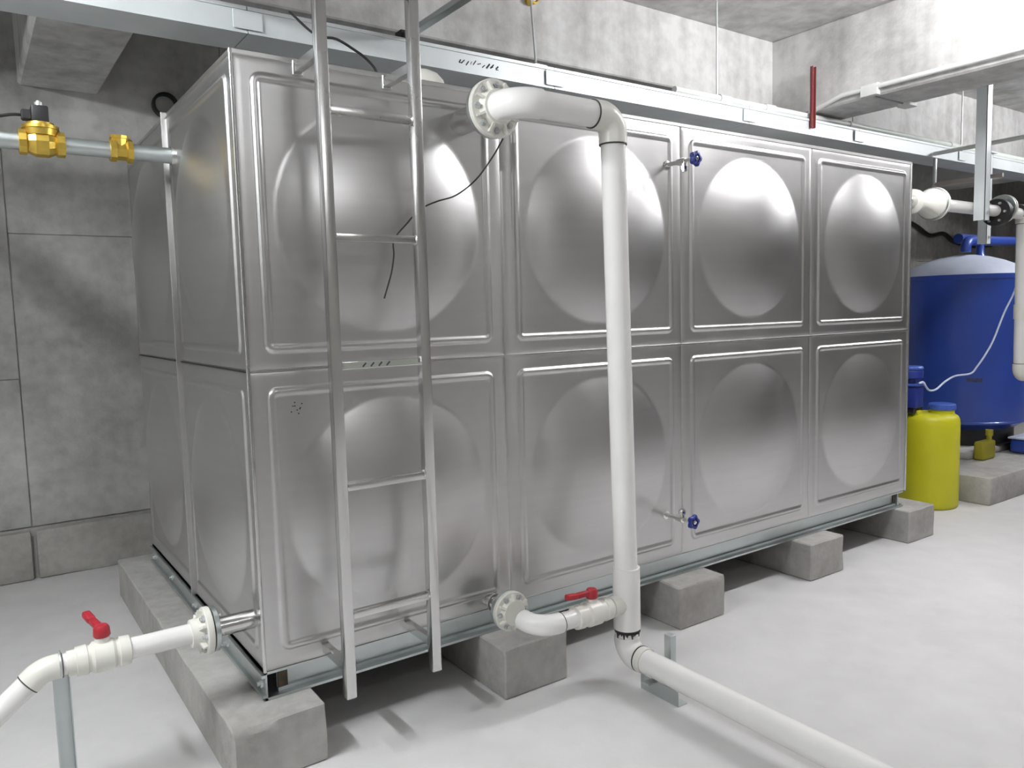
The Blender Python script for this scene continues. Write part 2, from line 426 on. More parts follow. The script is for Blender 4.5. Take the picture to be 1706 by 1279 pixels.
lrail = obj('base_rail', channel(B(), (0.0, 0.002, -0.001), (0.0, 2*PD+.02, -0.001), (-1, 0, 0), back=0.006, fl=-0.045), 'galv', tank)
for yy in (0.04, 0.45, 0.95, 1.4, 1.8):
    obj('bolt', lathe(B(), (0.002, yy, -0.05), (-1, 0, 0), [(0, .014), (.010, .014), (.011, .008), (.02, .008)], 6), 'rod', lrail)
obj('base_rail', channel(B(), (3.985, 2*PD, -0.001), (0.05, 2*PD, -0.001), (0, 1, 0)), 'galv', tank)
obj('base_rail', channel(B(), (4.0, 0.02, -0.001), (4.0, 2*PD, -0.001), (1, 0, 0)), 'galv', tank)
for xx in (1.0, 2.0, 3.0):
    obj('cross_rail', box(B(), (xx-.03, 0.05, -0.099), (xx+.03, 2*PD-.05, -0.001)), 'galv', tank)
obj('vent_cap', lathe(B(), (0.95, 0.5, 2.0), (0, 0, 1), [(0, .045), (.11, .045), (.112, .09), (.135, .10), (.165, .092), (.19, .07), (.207, .035), (.212, .0)], 28), 'pvc_fit', tank)
# pressed mark on the lower left panel: a few punched specks
bm = B()
for q in range(9):
    u = random.uniform(-.5, .5); v = random.uniform(-.5, .5)
    box(bm, (0.153+u*.05, -0.0045, 0.873+v*.05), (0.153+u*.05+.004, -0.0025, 0.873+v*.05+.004))
obj('stamp_mark', bm, 'ink', tank)

# ------------------------------------------------------------------ ladder
LX, LY = (0.212, 0.530), -0.20
lad = thing('tank_ladder', 'square-tube stainless steel ladder fixed to the front left of the tank', 'ladder', (0.37, LY, -0.07))
for x in LX:
    obj('stile', box(B(), (x-.0175, LY-.0175, -0.07), (x+.0175, LY+.0175, 2.46), 0.003, 2), 'steel_tube', lad)
for z in (0.204, 0.626, 1.015, 1.417, 1.804, 2.2):
    r_ = obj('rung', box(B(), (LX[0]+.017, LY-.0125, z-.0125), (LX[1]-.017, LY+.0125, z+.0125), 0.002, 2), 'steel_tube', lad)
    for x in (LX[0]+.0185, LX[1]-.0185):
        obj('weld', lathe(B(), (x-.004, LY, z), (1, 0, 0), [(0, .013), (.004, .019), (.008, .013)], 10), 'chrome', r_)
    if abs(z-1.015) < .01:
        obj('tape_label', box(B(), (LX[0]+.02, LY-.0132, z-.009), (LX[1]-.03, LY-.0125, z+.010)), 'tape', r_)
        bm = B()
        for q in range(4):
            xx = 0.30 + q*0.028
            bar(bm, (xx, LY-.0136, z-.006), (xx+.012, LY-.0136, z+.006), .005, .001, (0, 1, 0))
        obj('tape_mark', bm, 'ink', r_)
for x in LX:
    for z in (0.03, 1.975):
        obj('bracket', box(B(), (x-.0125, LY+.016, z-.0165), (x+.0125, 0.001, z+.0165), 0.002), 'steel_tube', lad)
    obj('bracket_plate', box(B(), (x-.017, -0.006, 1.953), (x+.017, 0.0, 1.997), 0.001), 'chrome', lad)

# ------------------------------------------------------------------ pipe fittings
def flange(parent, c, axis, R, r, mat='pvc_fit', nb=8, hub=0.05, ribs=True):
    """socket flange: disc, ribbed hub pointing along axis, bolts"""
    c = Vector(c); d, u, v = frame(Vector(axis))
    fo = obj('flange', lathe(B(), c, d, [(-.010, R*.985), (-.008, R), (.008, R), (.011, R*.97), (.012, r*1.55), (hub*.6, r*1.38), (hub, r*1.3), (hub+.001, r*.9)], 36), mat, parent)
    obj('gasket', lathe(B(), c, d, [(-.014, R*.93), (-.010, R*.93)], 30), 'black', fo)
    obj('back_plate', lathe(B(), c, d, [(-.030, R*.95), (-.028, R*.97), (-.015, R*.97), (-.014, R*.95)], 32), 'galv', fo)
    if ribs:
        for k in range(nb):
            a = 2*pi*(k+.5)/nb; e = u*math.cos(a) + v*math.sin(a)
            obj('rib', bar(B(), c + e*r*1.2 + d*.022, c + e*R*.9 + d*.014, .008, .022, d), mat, fo)
    for k in range(nb):
        a = 2*pi*k/nb; e = u*math.cos(a) + v*math.sin(a)
        b = lathe(B(), c + e*R*.78, d, [(-.040, .005), (.010, .005), (.0105, .011), (.019, .011), (.0195, .006), (.026, .006)], 6)
        obj('bolt', b, 'rod', fo)
    return fo
def run(parent, pts, r, R, mat='pvc', fit='pvc_fit', ext=0.02, k=1.12, rings=True, seg=24):
    """straight pipes between pts with a socketed elbow at every corner"""
    pts = [Vector(p) for p in pts]; cut = [0.0]*len(pts); els = []
    for i in range(1, len(pts)-1):
        a, L = arc(pts[i-1], pts[i], pts[i+1], R, 12, ext); cut[i] = L; els.append(a)
    for i in range(len(pts)-1):
        d = (pts[i+1]-pts[i]).normalized()
        a = pts[i] + d*(cut[i]-.01 if cut[i] else 0); b = pts[i+1] - d*(cut[i+1]-.01 if cut[i+1] else 0)
        obj('pipe', tube(B(), [a, b], r, seg), mat, parent)
    for a in els:
        e = obj('elbow', tube(B(), a, r*k, seg), fit, parent, ang=50)
        if rings:
            for p, q in ((a[0], a[1]), (a[-1], a[-2])):
                d = (p-q).normalized()
                obj('glue_ring', tube(B(), [p - d*.001, p + d*.0035], r*k*.985, seg), 'darkring', e)
    return els
def ball_valve(parent, c, axis, r, lever, mat='pvc_fit', L=0.085, upv=(0, 0, 1)):
    c = Vector(c); d = Vector(axis).normalized(); upv = Vector(upv)
    vb = obj('valve_body', lathe(B(), c, d, [(-L, r*1.12), (-L+.002, r*1.28), (-L+.03, r*1.32), (-L+.034, r*1.18), (-.035, r*1.18), (-.026, r*1.42), (.026, r*1.42), (.035, r*1.18), (L-.034, r*1.18), (L-.03, r*1.32), (L-.002, r*1.28), (L, r*1.12)], 28), mat, parent)
    obj('stem', lathe(B(), c + upv*r*1.2, upv, [(0, r*.62), (.018, r*.62), (.019, r*.45), (.03, r*.45)], 20), mat, vb)
    t = c + upv*(r*1.2+.019); lv = Vector(lever).normalized()
    bm = lathe(B(), t, upv, [(0, r*.62), (.004, r*.72), (.028, r*.66), (.036, r*.5), (.038, .001)], 20)
    bar(bm, t + lv*r*.3 + upv*.022, t + lv*.075 + upv*.022, .022, .020, upv, .005)
    bar(bm, t + lv*.072 + upv*.022, t + lv*.125 + upv*.026, .026, .022, upv, .007)
    obj('handle', bm, 'red', vb, ang=45)
    return vb

# ------------------------------------------------------------------ tall white overflow pipe
RX0, RX1, RY = 1.255, 1.322, -0.33
ZT, ZB = 1.872, 0.022
pr = 0.046
tall = thing('overflow_pipe', 'tall white plastic pipe rising before the tank from a floor run to an upper flange', 'pipe', (RX1, RY, ZF))
obj('steel_stub', tube(B(), [(0.822, 0.01, ZT-.002), (0.822, -0.215, ZT)], .045, 24), 'steel_tube', tall)
obj('stub_collar', lathe(B(), (0.822, -0.175, ZT), (0, -1, 0), [(0, .055), (.012, .056), (.013, .05)], 24), 'chrome', tall)
flange(tall, (0.822, -0.232, ZT), (0, -1, 0), 0.100, pr, nb=8, hub=.035)
a, L = arc((0.822, -.2, ZT), (0.822, RY-.03, ZT), (1.2, RY-.03, ZT-.004), 0.085, 14, 0.012)
RYT = RY-.03
e1 = obj('elbow', tube(B(), a, pr*1.10, 28), 'pvc', tall, ang=60)
obj('glue_ring', tube(B(), [a[0], a[0]+V(0, .004, 0)], pr*1.09, 28), 'darkring', e1)
obj('pipe', tube(B(), [a[-1]-V(.02, 0, 0), (RX0-.09, RYT, ZT-.004)], pr*1.02, 28), 'pvc', tall)
a2, L2 = arc((0.9, RYT, ZT-.004), (RX0, RYT, ZT-.004), (RX0+.001, RYT, ZT-.4), 0.062, 14, 0.035)
e2 = obj('elbow', tube(B(), a2, pr*1.13, 28), 'pvc_fit', tall, ang=60)
for p, q in ((a2[0], a2[1]), (a2[-1], a2[-2])):
    d = (p-q).normalized(); obj('glue_ring', tube(B(), [p-d*.001, p+d*.004], pr*1.11, 28), 'darkring', e2)
obj('riser', tube(B(), [a2[-1]+V(0, 0, .02), (RX1, RY, 0.1)], pr*1.0, 28), 'pvc', tall)
tee = obj('tee', lathe(B(), (RX1+.001, RY, 0.165), (0, 0, -1), [(0, pr*1.0), (.0005, pr*1.17), (.245, pr*1.17), (.2455, pr)], 28), 'pvc', tall)
obj('tee_branch', lathe(B(), (RX1, RY, ZB), (-1, 0, 0), [(0, .04), (.085, .04), (.0855, .034)], 24), 'pvc_fit', tee)
obj('glue_ring', tube(B(), [(RX1+.001, RY, -0.078), (RX1+.001, RY, -0.094)], pr*1.06, 28), 'darkring', tee)
# runs of dark glue below the tee, like drips
bm = B()
for k in range(26):
    a_ = -pi*1.0 + k*pi*1.0/25 + random.uniform(-.05, .05)
    p = V(RX1 + math.cos(a_)*pr*1.035, RY + math.sin(a_)*pr*1.035, -0.091); ln = random.choice((.004, .006, .010, .014, .028))
    tube(bm, [p, p-V(0, 0, ln*.5), p-V(0, 0, ln)], [random.uniform(.004, .007), .003, .0012], 6)
obj('glue_drips', bm, 'darkring', tee)
obj('pipe', tube(B(), [(RX1+.001, RY, -0.07), (RX1+.002, RY, -0.12)], pr*1.03, 28), 'pvc', tall)
ef, Lf = arc((RX1+.002, RY, 0), (RX1+.002, RY, -0.183), (RX1+.006, RY-1, -0.183), 0.06, 14, 0.012)
e3 = obj('elbow', tube(B(), ef, pr*1.12, 28), 'pvc', tall, ang=60)
p = ef[-1]; obj('glue_ring', tube(B(), [p, p+V(0, -.006, 0)], pr*1.11, 28), 'darkring', e3)
obj('coupling', tube(B(), [p+V(0, -.006, 0), p+V(0, -.036, 0)], pr*1.09, 28), 'pvc_fit', tall)
obj('floor_pipe', tube(B(), [p+V(0, -.03, 0), (RX1+.01, -2.6, -0.205)], pr, 28), 'pvc', tall)
# lower inlet with red valve
ls = obj('steel_stub', tube(B(), [(0.895, 0.01, .036), (0.895, -0.13, .036)], .027, 20), 'steel_tube', tall)
obj('stub_collar', lathe(B(), (0.895, -0.03, .036), (0, -1, 0), [(0, .035), (.012, .036), (.013, .03)], 20), 'chrome', ls)
flange(tall, (0.895, -0.145, .036), (0, -1, 0), 0.076, .036, nb=6, hub=.03)
a3, L3 = arc((0.895, 0, .036), (0.895, RY+.005, .022), (1.3, RY+.005, ZB), 0.085, 14, 0.012)
e4 = obj('elbow', tube(B(), a3, .0385, 24), 'pvc', tall, ang=60)
obj('glue_ring', tube(B(), [a3[-1], a3[-1]+V(.004, 0, 0)], .038, 24), 'darkring', e4)
obj('pipe', tube(B(), [a3[-1]-V(.01, 0, 0), (RX1-.07, RY, ZB)], .034, 24), 'pvc', tall)
ball_valve(tall, (1.145, RY+.002, ZB), (1, 0, 0), .034, (-1, 0, 0.02))
tall['label'] = 'tall white plastic pipe in front of the tank with upper flange and red lever valve'

# bracket under the floor pipe
pb = thing('pipe_bracket', 'galvanised angle bracket under the white floor pipe', 'bracket', (1.33, -0.5, ZF))
obj('base_angle', box(B(), (1.322, -0.60, ZF), (1.326, -0.405, ZF+.058), .0008), 'galv', pb)
obj('foot', box(B(), (1.326, -0.60, ZF), (1.372, -0.405, ZF+.004), .0008), 'galv', pb)
obj('saddle', box(B(), (1.27, -0.50, ZF+.0582), (1.42, -0.465, ZF+.0635), .0008), 'galv', pb)
obj('upright', box(B(), (1.39, -0.50, ZF), (1.42, -0.465, ZF+.22), .0012), 'galv', pb)

# ------------------------------------------------------------------ left drain pipe
LYP, LZP = 0.08, 0.162
left = thing('drain_pipe', 'white plastic drain pipe with red handled valve leaving the left side of the tank', 'pipe', (-0.5, LYP, 0))
obj('steel_stub', tube(B(), [(0.01, LYP, LZP), (-0.14, LYP, LZP)], .032, 24), 'steel_tube', left)
flange(left, (-0.158, LYP, LZP), (-1, 0, 0), 0.076, .034, nb=6, hub=.05)
run(left, [(-0.16, LYP, LZP), (-0.62, LYP, LZP), (-0.95, LYP-.02, -0.10)], .033, .085, ext=.018)
for xx in (-.545,):
    obj('coupling', tube(B(), [(xx-.012, LYP, LZP), (xx+.012, LYP, LZP)], .038, 24), 'pvc_fit', left)
ball_valve(left, (-0.46, LYP, LZP), (1, 0, 0), .034, (-0.22, 0.95, 0.12), L=.075)
post = thing('pipe_post', 'galvanised steel channel post holding up the white drain pipe', 'post', (-.575, LYP+.01, ZF))
bm = B(); zt = LZP-.033
box(bm, (-.597, LYP-.021, ZF), (-.594, LYP+.021, zt)); box(bm, (-.556, LYP-.021, ZF), (-.553, LYP+.021, zt)); box(bm, (-.594, LYP+.018, ZF), (-.556, LYP+.021, zt))
obj('channel', bm, 'galv', post)
bm = B(); tube(bm, [V(-.575, LYP+.042*math.cos(t), LZP+.042*math.sin(t)) for t in [(-.15+1.3*k/12)*pi for k in range(13)]], .0035, 8)
obj('pipe_clip', bm, 'rod', post)

# ------------------------------------------------------------------ galvanised inlet pipe with brass valves
IY, IZ = 0.80, 1.815
inl = thing('inlet_pipe', 'galvanised pipe with brass solenoid valve and union entering the tank left side', 'pipe', (-.4, IY, IZ-.05))
obj('pipe', tube(B(), [(0.02, IY, IZ), (-1.1, IY, IZ+.012)], .030, 24), 'galv', inl)
obj('socket', lathe(B(), (0.0, IY, IZ), (-1, 0, 0), [(0, .034), (.02, .036), (.021, .031)], 24), 'chrome', inl)
el, _ = arc((-1.0, IY, IZ+.012), (-1.2, IY, IZ+.012), (-1.2, IY, 2.25), .06, 10, .02)  # elbow, riser and tee out of view, added to join the shadow-casting run
obj('elbow', tube(B(), el, .036, 20), 'galv', inl)
obj('pipe', tube(B(), [(-1.2, IY, IZ+.05), (-1.2, IY, 2.24)], .030, 20), 'galv', inl)
obj('added_tee', tube(B(), [(-1.2, IY-.06, 2.25), (-1.2, IY+.06, 2.25)], .042, 20), 'galv', inl)
obj('pipe', tube(B(), [(-1.2, -0.6, 2.25), (-1.2, Y1, 2.25)], .034, 20), 'galv', inl)  # unseen run, added to cast the diagonal shadow on the back wall
un = obj('brass_union', lathe(B(), (-0.225, IY, IZ+.003), (1, 0, 0), [(-.01, .031), (-.009, .043), (.012, .043), (.014, .036), (.045, .036), (.05, .045), (.068, .045), (.069, .031)], 8), 'brass', inl, ang=20)
obj('brass_boss', lathe(B(), (-0.198, IY, IZ+.02), (0, -.15, 1), [(0, .030), (.028, .030), (.030, .034), (.040, .034), (.041, .01)], 10), 'brass', un)
sv = obj('solenoid_valve', lathe(B(), (-0.455, IY, IZ+.005), (1, 0, 0), [(-.072, .032), (-.071, .046), (-.048, .046), (-.044, .038), (-.02, .050), (.02, .050), (.044, .038), (.048, .046), (.072, .046), (.073, .032)], 12), 'brass', inl, ang=25)
obj('valve_bonnet', lathe(B(), (-0.455, IY, IZ+.03), (0, 0, 1), [(0, .052), (.022, .055), (.023, .060), (.034, .060), (.035, .045), (.045, .044)], 24), 'brass', sv)
co = obj('coil', box(B(), (-0.482, IY-.028, IZ+.075), (-0.428, IY+.028, IZ+.135), .006, 2), 'black', sv)
obj('coil_stem', lathe(B(), (-0.455, IY, IZ+.13), (0, 0, 1), [(0, .014), (.018, .014), (.019, .009), (.024, .008)], 14), 'rod', sv)
obj('plug', box(B(), (-0.512, IY-.018, IZ+.082), (-0.480, IY+.018, IZ+.118), .004), 'black', sv)
obj('cable', tube(B(), smooth_path([(-0.505, IY, IZ+.10), (-0.54, IY-.01, IZ+.095), (-0.60, IY-.03, IZ+.075), (-0.75, IY-.05, IZ+.03), (-1.0, IY-.05, IZ+.04)]), .0055, 8), 'black', sv)

# ------------------------------------------------------------------ level gauge cocks with blue wheels
def gauge(root, updown, label):
    x, _, z = root
    g = thing('gauge_valve', label, 'valve', (x, -.09, z), 'level gauge cocks on the tank front')
    obj('nipple', lathe(B(), (x, 0.005, z), (0, -1, 0), [(0, .020), (.012, .020), (.013, .010), (.075, .010), (.076, .015), (.095, .016), (.115, .016), (.116, .009), (.165, .008)], 16), 'chrome', g)
    obj('outlet', lathe(B(), (x, -.105, z), (0, 0, updown), [(0, .011), (.022, .011), (.023, .017), (.040, .017), (.041, .012), (.046, .012)], 8), 'chrome', g)
    bm = B(); c = V(x, -.172, z)
    prof = []
    for k in range(30):
        t = 2*pi*k/30; rr = .031 + .004*math.cos(5*t); prof.append((rr*math.cos(t), rr*math.sin(t)))
    n = len(prof); ringsv = []
    for yo, sc in ((-.009, .9), (-.006, 1.0), (.006, 1.0), (.009, .9), (.009, .6), (-.009, .6)):
        ringsv.append([bm.verts.new(c + V(px_*sc, yo, pz_*sc)) for px_, pz_ in prof])
    for i in range(6):
        A_, B_ = ringsv[i], ringsv[(i+1) % 6]
        for k in range(n): bm.faces.new((A_[k], A_[(k+1) % n], B_[(k+1) % n], B_[k]))
    for k in range(5):
        t = 2*pi*k/5; bar(bm, c, c + V(.022*math.cos(t), 0, .022*math.sin(t)), .008, .007, (0, 1, 0))
    wh = obj('hand_wheel', bm, 'bluewheel', g, ang=45)
    obj('wheel_nut', lathe(B(), c + V(0, .012, 0), (0, -1, 0), [(0, .010), (.022, .010), (.023, .006), (.027, .005)], 6), 'chrome', wh)
gauge((1.908, 0, 1.811), -1, 'blue handwheel gauge cock on the upper tank panel near the top')
gauge((1.885, 0, 0.211), 1, 'blue handwheel gauge cock on the lower tank panel near the base rail')

# thin wire from the upper flange down the first panel
wp = [(0.878, -.20, 1.783), (0.866, -.15, 1.728), (0.816, -.11, 1.649), (0.738, -.10, 1.591), (0.663, -.10, 1.566), (0.605, -.10, 1.542), (0.566, -.10, 1.513), (0.537, -.10, 1.483), (0.499, -.10, 1.445), (0.482, -.10, 1.414), (0.482, -.10, 1.374), (0.470, -.10, 1.313), (0.440, -.10, 1.228)]
tag(obj('float_wire', tube(B(), smooth_path(wp, 5), .0028, 8), 'black'), 'thin black wire hanging from the upper white flange across the first dome', 'wire')
bp_ = [(0.40, 0.55, 2.36), (0.42, 0.35, 2.22), (0.48, 0.30, 2.2), (0.551, 0.30, 2.173), (0.604, 0.30, 2.144), (0.642, 0.30, 2.10), (0.66, 0.30, 2.001)]
tag(obj('sensor_cable', tube(B(), smooth_path(bp_, 6), .005, 8), 'black'), 'black cable drooping onto the tank top behind the ladder', 'cable')

# ------------------------------------------------------------------ cable tray above the tank and its hangers
TY0, TY1, TZ0, TZ1 = 0.80, 1.02, 2.335, 2.44
tr = thing('cable_tray', 'long galvanised cable tray hung above the steel tank', 'cable tray', (3.5, .91, TZ0))
def tray_piece(xa, xb):
    bm = B()
    box(bm, (xa, TY0, TZ0), (xb, TY1, TZ0+.003)); box(bm, (xa, TY0, TZ0+.003), (xb, TY0+.003, TZ1)); box(bm, (xa, TY1-.003, TZ0+.003), (xb, TY1, TZ1))
    box(bm, (xa, TY0-.006, TZ1-.012), (xb, TY0, TZ1)); box(bm, (xa, TY0-.006, TZ0), (xb, TY0, TZ0+.008))
    box(bm, (xa, TY0-.004, TZ1), (xb, TY1+.004, TZ1+.004))
    return bm
cuts = [-3.35, -1.2, 0.31, 1.91, 3.5, 4.75, 6.3, 8.2, 10.6, 13.0]
for a_, b_ in zip(cuts[:-1], cuts[1:]):
    obj('tray_section', tray_piece(a_+.002, b_-.002), 'tray', tr)
    obj('joint_plate', box(B(), (b_-.06, TY0-.011, TZ0+.015), (b_+.06, TY0-.006, TZ1-.016), .001), 'tray', tr)
bm = B(); ri = random.Random(3); xa = 1.325
while xa < 1.55:
    w_ = ri.uniform(.006, .022); zz = 2.388 + ri.uniform(-.006, .006)
    bar(bm, (xa, TY0-.0008, zz-ri.uniform(.004, .014)), (xa+w_, TY0-.0008, zz+ri.uniform(.0, .012)), ri.uniform(.003, .008), .001, (0, 1, 0))
    if ri.random() < .5: bar(bm, (xa, TY0-.0008, zz-.008), (xa+.016, TY0-.0008, zz-.006), .004, .001, (0, 1, 0))
    xa += w_ + ri.uniform(.002, .014)
obj('ink_marks', bm, 'ink', tr)
def rod(x, y, z0, z1, label, lean=0.0):
    t = thing('hanger_rod', label, 'rod', (x, y, z0), 'threaded hanger rods of the cable tray')
    obj('rod', tube(B(), [(x, y, z0), (x-lean, y, z1)], .006, 10), 'rod', t)
    obj('clamp', box(B(), (x-.03, y-.03, z0-.004), (x+.05, y+.03, z0+.016), .002), 'rod', t)
    obj('nut', lathe(B(), (x, y, z0+.016), (0, 0, 1), [(0, .012), (.012, .012)], 6), 'chrome', t)
rod(1.84, .86, 2.446, ZC, 'thin hanger rod from the ceiling to the cable tray above the upper white flange', .05)
rod(3.29, .88, 2.446, ZC, 'thin hanger rod from the ceiling to the cable tray left of the red strut')
rod(4.84, .90, 2.446, ZC, 'thin hanger rod to the cable tray beyond the bright cross beam')
rod(6.50, .90, 2.446, ZC, 'thin white hanger rod left of the hanging steel strut')
# conduit lying along the tray
cn = thing('tray_conduit', 'pale conduit running along the top of the cable tray with a coupling', 'conduit', (6.5, .83, 2.447))
obj('conduit', tube(B(), [(2.85, .83, 2.470), (4.7, 0.83, 2.4705)], .020, 14), 'white', cn)
obj('conduit', tube(B(), [(4.7, 0.83, 2.4705), (13.0, 0.83, 2.4705)], .022, 14), 'conduitgreen', cn)
for xx in (3.3, 3.75, 4.72, 6.2):
    obj('coupling', tube(B(), [(xx-.05, 0.83, 2.4705), (xx+.05, 0.83, 2.4705)], .026, 14), 'white', cn)
# red strut standing at the tray
rs = thing('red_strut', 'short red painted steel strut standing at the cable tray before the cross beam', 'strut', (4.16, .78, 2.38))
bm = B(); box(bm, (4.14, .770, 2.38), (4.144, .790, 2.79)); box(bm, (4.176, .770, 2.38), (4.18, .790, 2.79)); box(bm, (4.14, .786, 2.38), (4.18, .79, 2.79))
obj('channel', bm, 'redpaint', rs)
for zz in (2.44, 2.56, 2.66, 2.75):
    obj('hole_plug', lathe(B(), (4.16, .786, zz), (0, -1, 0), [(0, .006), (.002, .006)], 10), 'white', rs)
# conduit along the cross beam
cb = thing('beam_conduit', 'white conduit running along the bright cross beam face', 'conduit', (4.2, -.5, 2.55))
obj('conduit', tube(B(), [(4.215, .84, 2.50), (4.215, .60, 2.563), (4.215, -2.5, 2.563)], .016, 12), 'white', cb)
obj('saddle_clip', box(B(), (4.20, .34, 2.512), (4.24, .46, 2.585), .003), 'white', cb)
obj('strap', box(B(), (4.24, .375, 2.504), (4.60, .385, 2.512)), 'galv', cb)
obj('strap_end', box(B(), (4.58, .33, 2.488), (4.68, .42, 2.518), .004), 'white', cb)
# horizontal steel bar from the tray out towards the room
yb = thing('strut_bar', 'grey steel bar reaching from the cable tray out above the ladder', 'steel bar', (1.05, 0, 2.44))
obj('bar', box(B(), (1.03, -1.2, 2.446), (1.07, .95, 2.472), .002), 'galv', yb)
obj('end_clamp', box(B(), (1.015, .80, 2.442), (1.085, .86, 2.482), .003), 'black', yb)
obj('hanger', tube(B(), [(1.05, -1.1, 2.46), (1.05, -1.1, ZC)], .006, 8), 'rod', yb)
# yellow socket on the beam
ys = thing('yellow_socket', 'round yellow conduit socket fixed on the concrete beam', 'socket', (2.035, 1.15, 2.9))
obj('ring', lathe(B(), (2.035, 1.17, 2.935), (0, -1, 0), [(0, .036), (.05, .036), (.052, .031), (.05, .026), (.02, .025)], 24, False), 'brass', ys)
obj('core', lathe(B(), (2.035, 1.17, 2.935), (0, -1, 0), [(0, .024), (.04, .024), (.045, .018)], 20), 'white', ys)
# pipe sleeve in the back wall
sl = thing('wall_sleeve', 'dark round pipe sleeve in the wall behind the tank top', 'pipe sleeve', (0.38, Y1-.05, 2.44))
obj('sleeve', lathe(B(), (0.38, Y1+.01, 2.485), (0, -1, 0), [(0, .075), (.07, .075), (.072, .06), (.03, .058)], 24, False), 'black', sl)

# ------------------------------------------------------------------ far end: outlet pipe, struts, vessel, drum
OY, OZ = 0.09, 1.795
outp = thing('outlet_pipe', 'white plastic pipe with flange and black valve leaving the far end of the tank', 'pipe', (4.9, OY, .5))
obj('steel_stub', tube(B(), [(3.99, OY, OZ), (4.26, OY, OZ)], .04, 20), 'steel_tube', outp)
obj('end_flange', lathe(B(), (4.18, OY, OZ), (1, 0, 0), [(0, .07), (.004, .076), (.024, .076), (.028, .07)], 30), 'pvc_fit', outp)
obj('reducer', lathe(B(), (4.228, OY, OZ), (1, 0, 0), [(0, .05), (.08, .052), (.17, .092), (.2, .098)], 30), 'pvc_fit', outp)
flange(outp, (4.45, OY, OZ), (1, 0, 0), .105, .042, nb=8, hub=.06)
obj('pipe', tube(B(), [(4.45, OY, OZ), (5.72, OY, OZ)], .040, 24), 'pvc', outp)
bv = obj('valve_disc', lathe(B(), (5.30, OY, OZ-.01), (1, 0, 0), [(0, .05), (.002, .088), (.01, .095), (.06, .095), (.068, .088), (.07, .05)], 28), 'black', outp)
for k in range(6):
    t = 2*pi*k/6; obj('bolt', lathe(B(), (5.285, OY+.068*math.cos(t), OZ-.01+.068*math.sin(t)), (1, 0, 0), [(0, .009), (.09, .009)], 6), 'rod', bv)
flange(outp, (5.42, OY, OZ+.02), (1, 0, 0), .10, .042, nb=6, hub=.05)
run(outp, [(5.68, OY, OZ+.015), (5.76, OY, OZ+.015), (5.79, OY, .60), (6.35, OY, .60)], .047, .055, ext=.03)
obj('coupling', tube(B(), [(5.777, OY, 1.13), (5.78, OY, 1.02)], .053, 24), 'pvc_fit', outp)
# hanging struts
def strut(x, y, z0, z1, w_, label):
    s = thing('hanging_strut', label, 'strut', (x, y, z0), 'galvanised struts hanging at the far end of the tank')
    bm = B(); h = w_/2
    box(bm, (x-h, y-h, z0), (x+h, y-h+.004, z1)); box(bm, (x-h, y-h, z0), (x-h+.004, y+h, z1)); box(bm, (x+h-.004, y-h, z0), (x+h, y+h, z1))
    obj('channel', bm, 'tray', s)
    obj('top_plate', box(B(), (x-h-.03, y-h-.02, z1-.008), (x+h+.03, y+h+.02, z1)), 'tray', s)
    obj('bolt', lathe(B(), (x, y-h, z0+.05), (0, -1, 0), [(0, .012), (.01, .012)], 6), 'rod', s)
strut(4.90, OY-.09, 1.70, ZC, .07, 'wide galvanised strut hanging from the ceiling before the white outlet pipe')
strut(6.07, .50, 1.62, 2.34, .07, 'shorter galvanised strut hanging from the tray down to the blue vessel top')
tag(obj('ceiling_conduit', tube(B(), [(5.82, .79, 2.36), (5.78, .2, 2.36), (5.70, -1.6, 2.36)], .016, 10), 'white'), 'white conduit crossing behind the hanging strut towards the cable tray', 'conduit')
dp = thing('drop_pipe', 'thin brownish pipe with a short drop below the tray beyond the far tank corner', 'pipe', (5.9, .7, 2.1))
obj('pipe', tube(B(), [(5.90, .835, 2.125), (5.90, .30, 2.125)], .016, 10), 'pinkpipe', dp)
obj('drop', tube(B(), [(5.90, .82, 2.11), (5.90, .82, 2.336)], .016, 10), 'rod', dp)
wc = [(8.7, 2.66, 2.22), (9.0, 2.68, 2.155), (9.216, 2.69, 2.105), (9.516, 2.69, 2.011), (9.867, 2.69, 2.046), (10.142, 2.69, 1.954), (10.6, 2.69, 1.905), (11.2, 2.69, 1.93)]
tag(obj('wall_cable', tube(B(), smooth_path(wc, 5), .028, 8), 'black'), 'dark sagging cable on the back wall right of the tank', 'cable')

# plinth, pad and vessel
def rough_box(lo, hi, seed, bev=.012):
    bm = box(B(), lo, hi, bev, 2)
    bmesh.ops.subdivide_edges(bm, edges=[e for e in bm.edges if e.calc_length() > .3], cuts=6, use_grid_fill=True)
    for v in bm.verts:
        v.co.x += .005*noise.noise(v.co*6+V(seed, 0, 0)); v.co.y += .005*noise.noise(v.co*6+V(0, seed, 0))
    return bm
tag(obj('concrete_plinth', rough_box((5.18, 0.01, ZF), (8.2, 1.75, -0.10), 3), 'sleeper', ang=28), 'low wide concrete plinth under the blue pressure vessel', 'plinth')
tag(obj('concrete_pad', rough_box((5.75, 0.42, -0.10), (7.2, 1.55, -0.04), 8), 'sleeper', ang=28), 'flat concrete pad between the plinth and the blue vessel legs', 'concrete pad')
VX, VY, VR = 6.43, 0.82, 0.495
ves = thing('pressure_vessel', 'tall blue steel pressure vessel with whitish pale dome', 'pressure vessel', (VX, VY, -0.04))
obj('shell', lathe(B(), (VX, VY, .14), (0, 0, 1), [(-.13, .05), (-.12, .2), (-.085, .33), (-.04, .43), (0, VR-.01), (.004, VR+.004), (.02, VR+.004), (.024, VR), (1.20, VR), (1.204, VR+.005), (1.24, VR+.005), (1.244, VR-.002)], 56), 'blue', ves)
obj('dome', lathe(B(), (VX, VY, 1.384), (0, 0, 1), [(0, VR-.003), (.03, VR*.95), (.075, VR*.82), (.12, VR*.62), (.155, VR*.4), (.175, VR*.18), (.18, 0)], 48), 'whitish', ves)
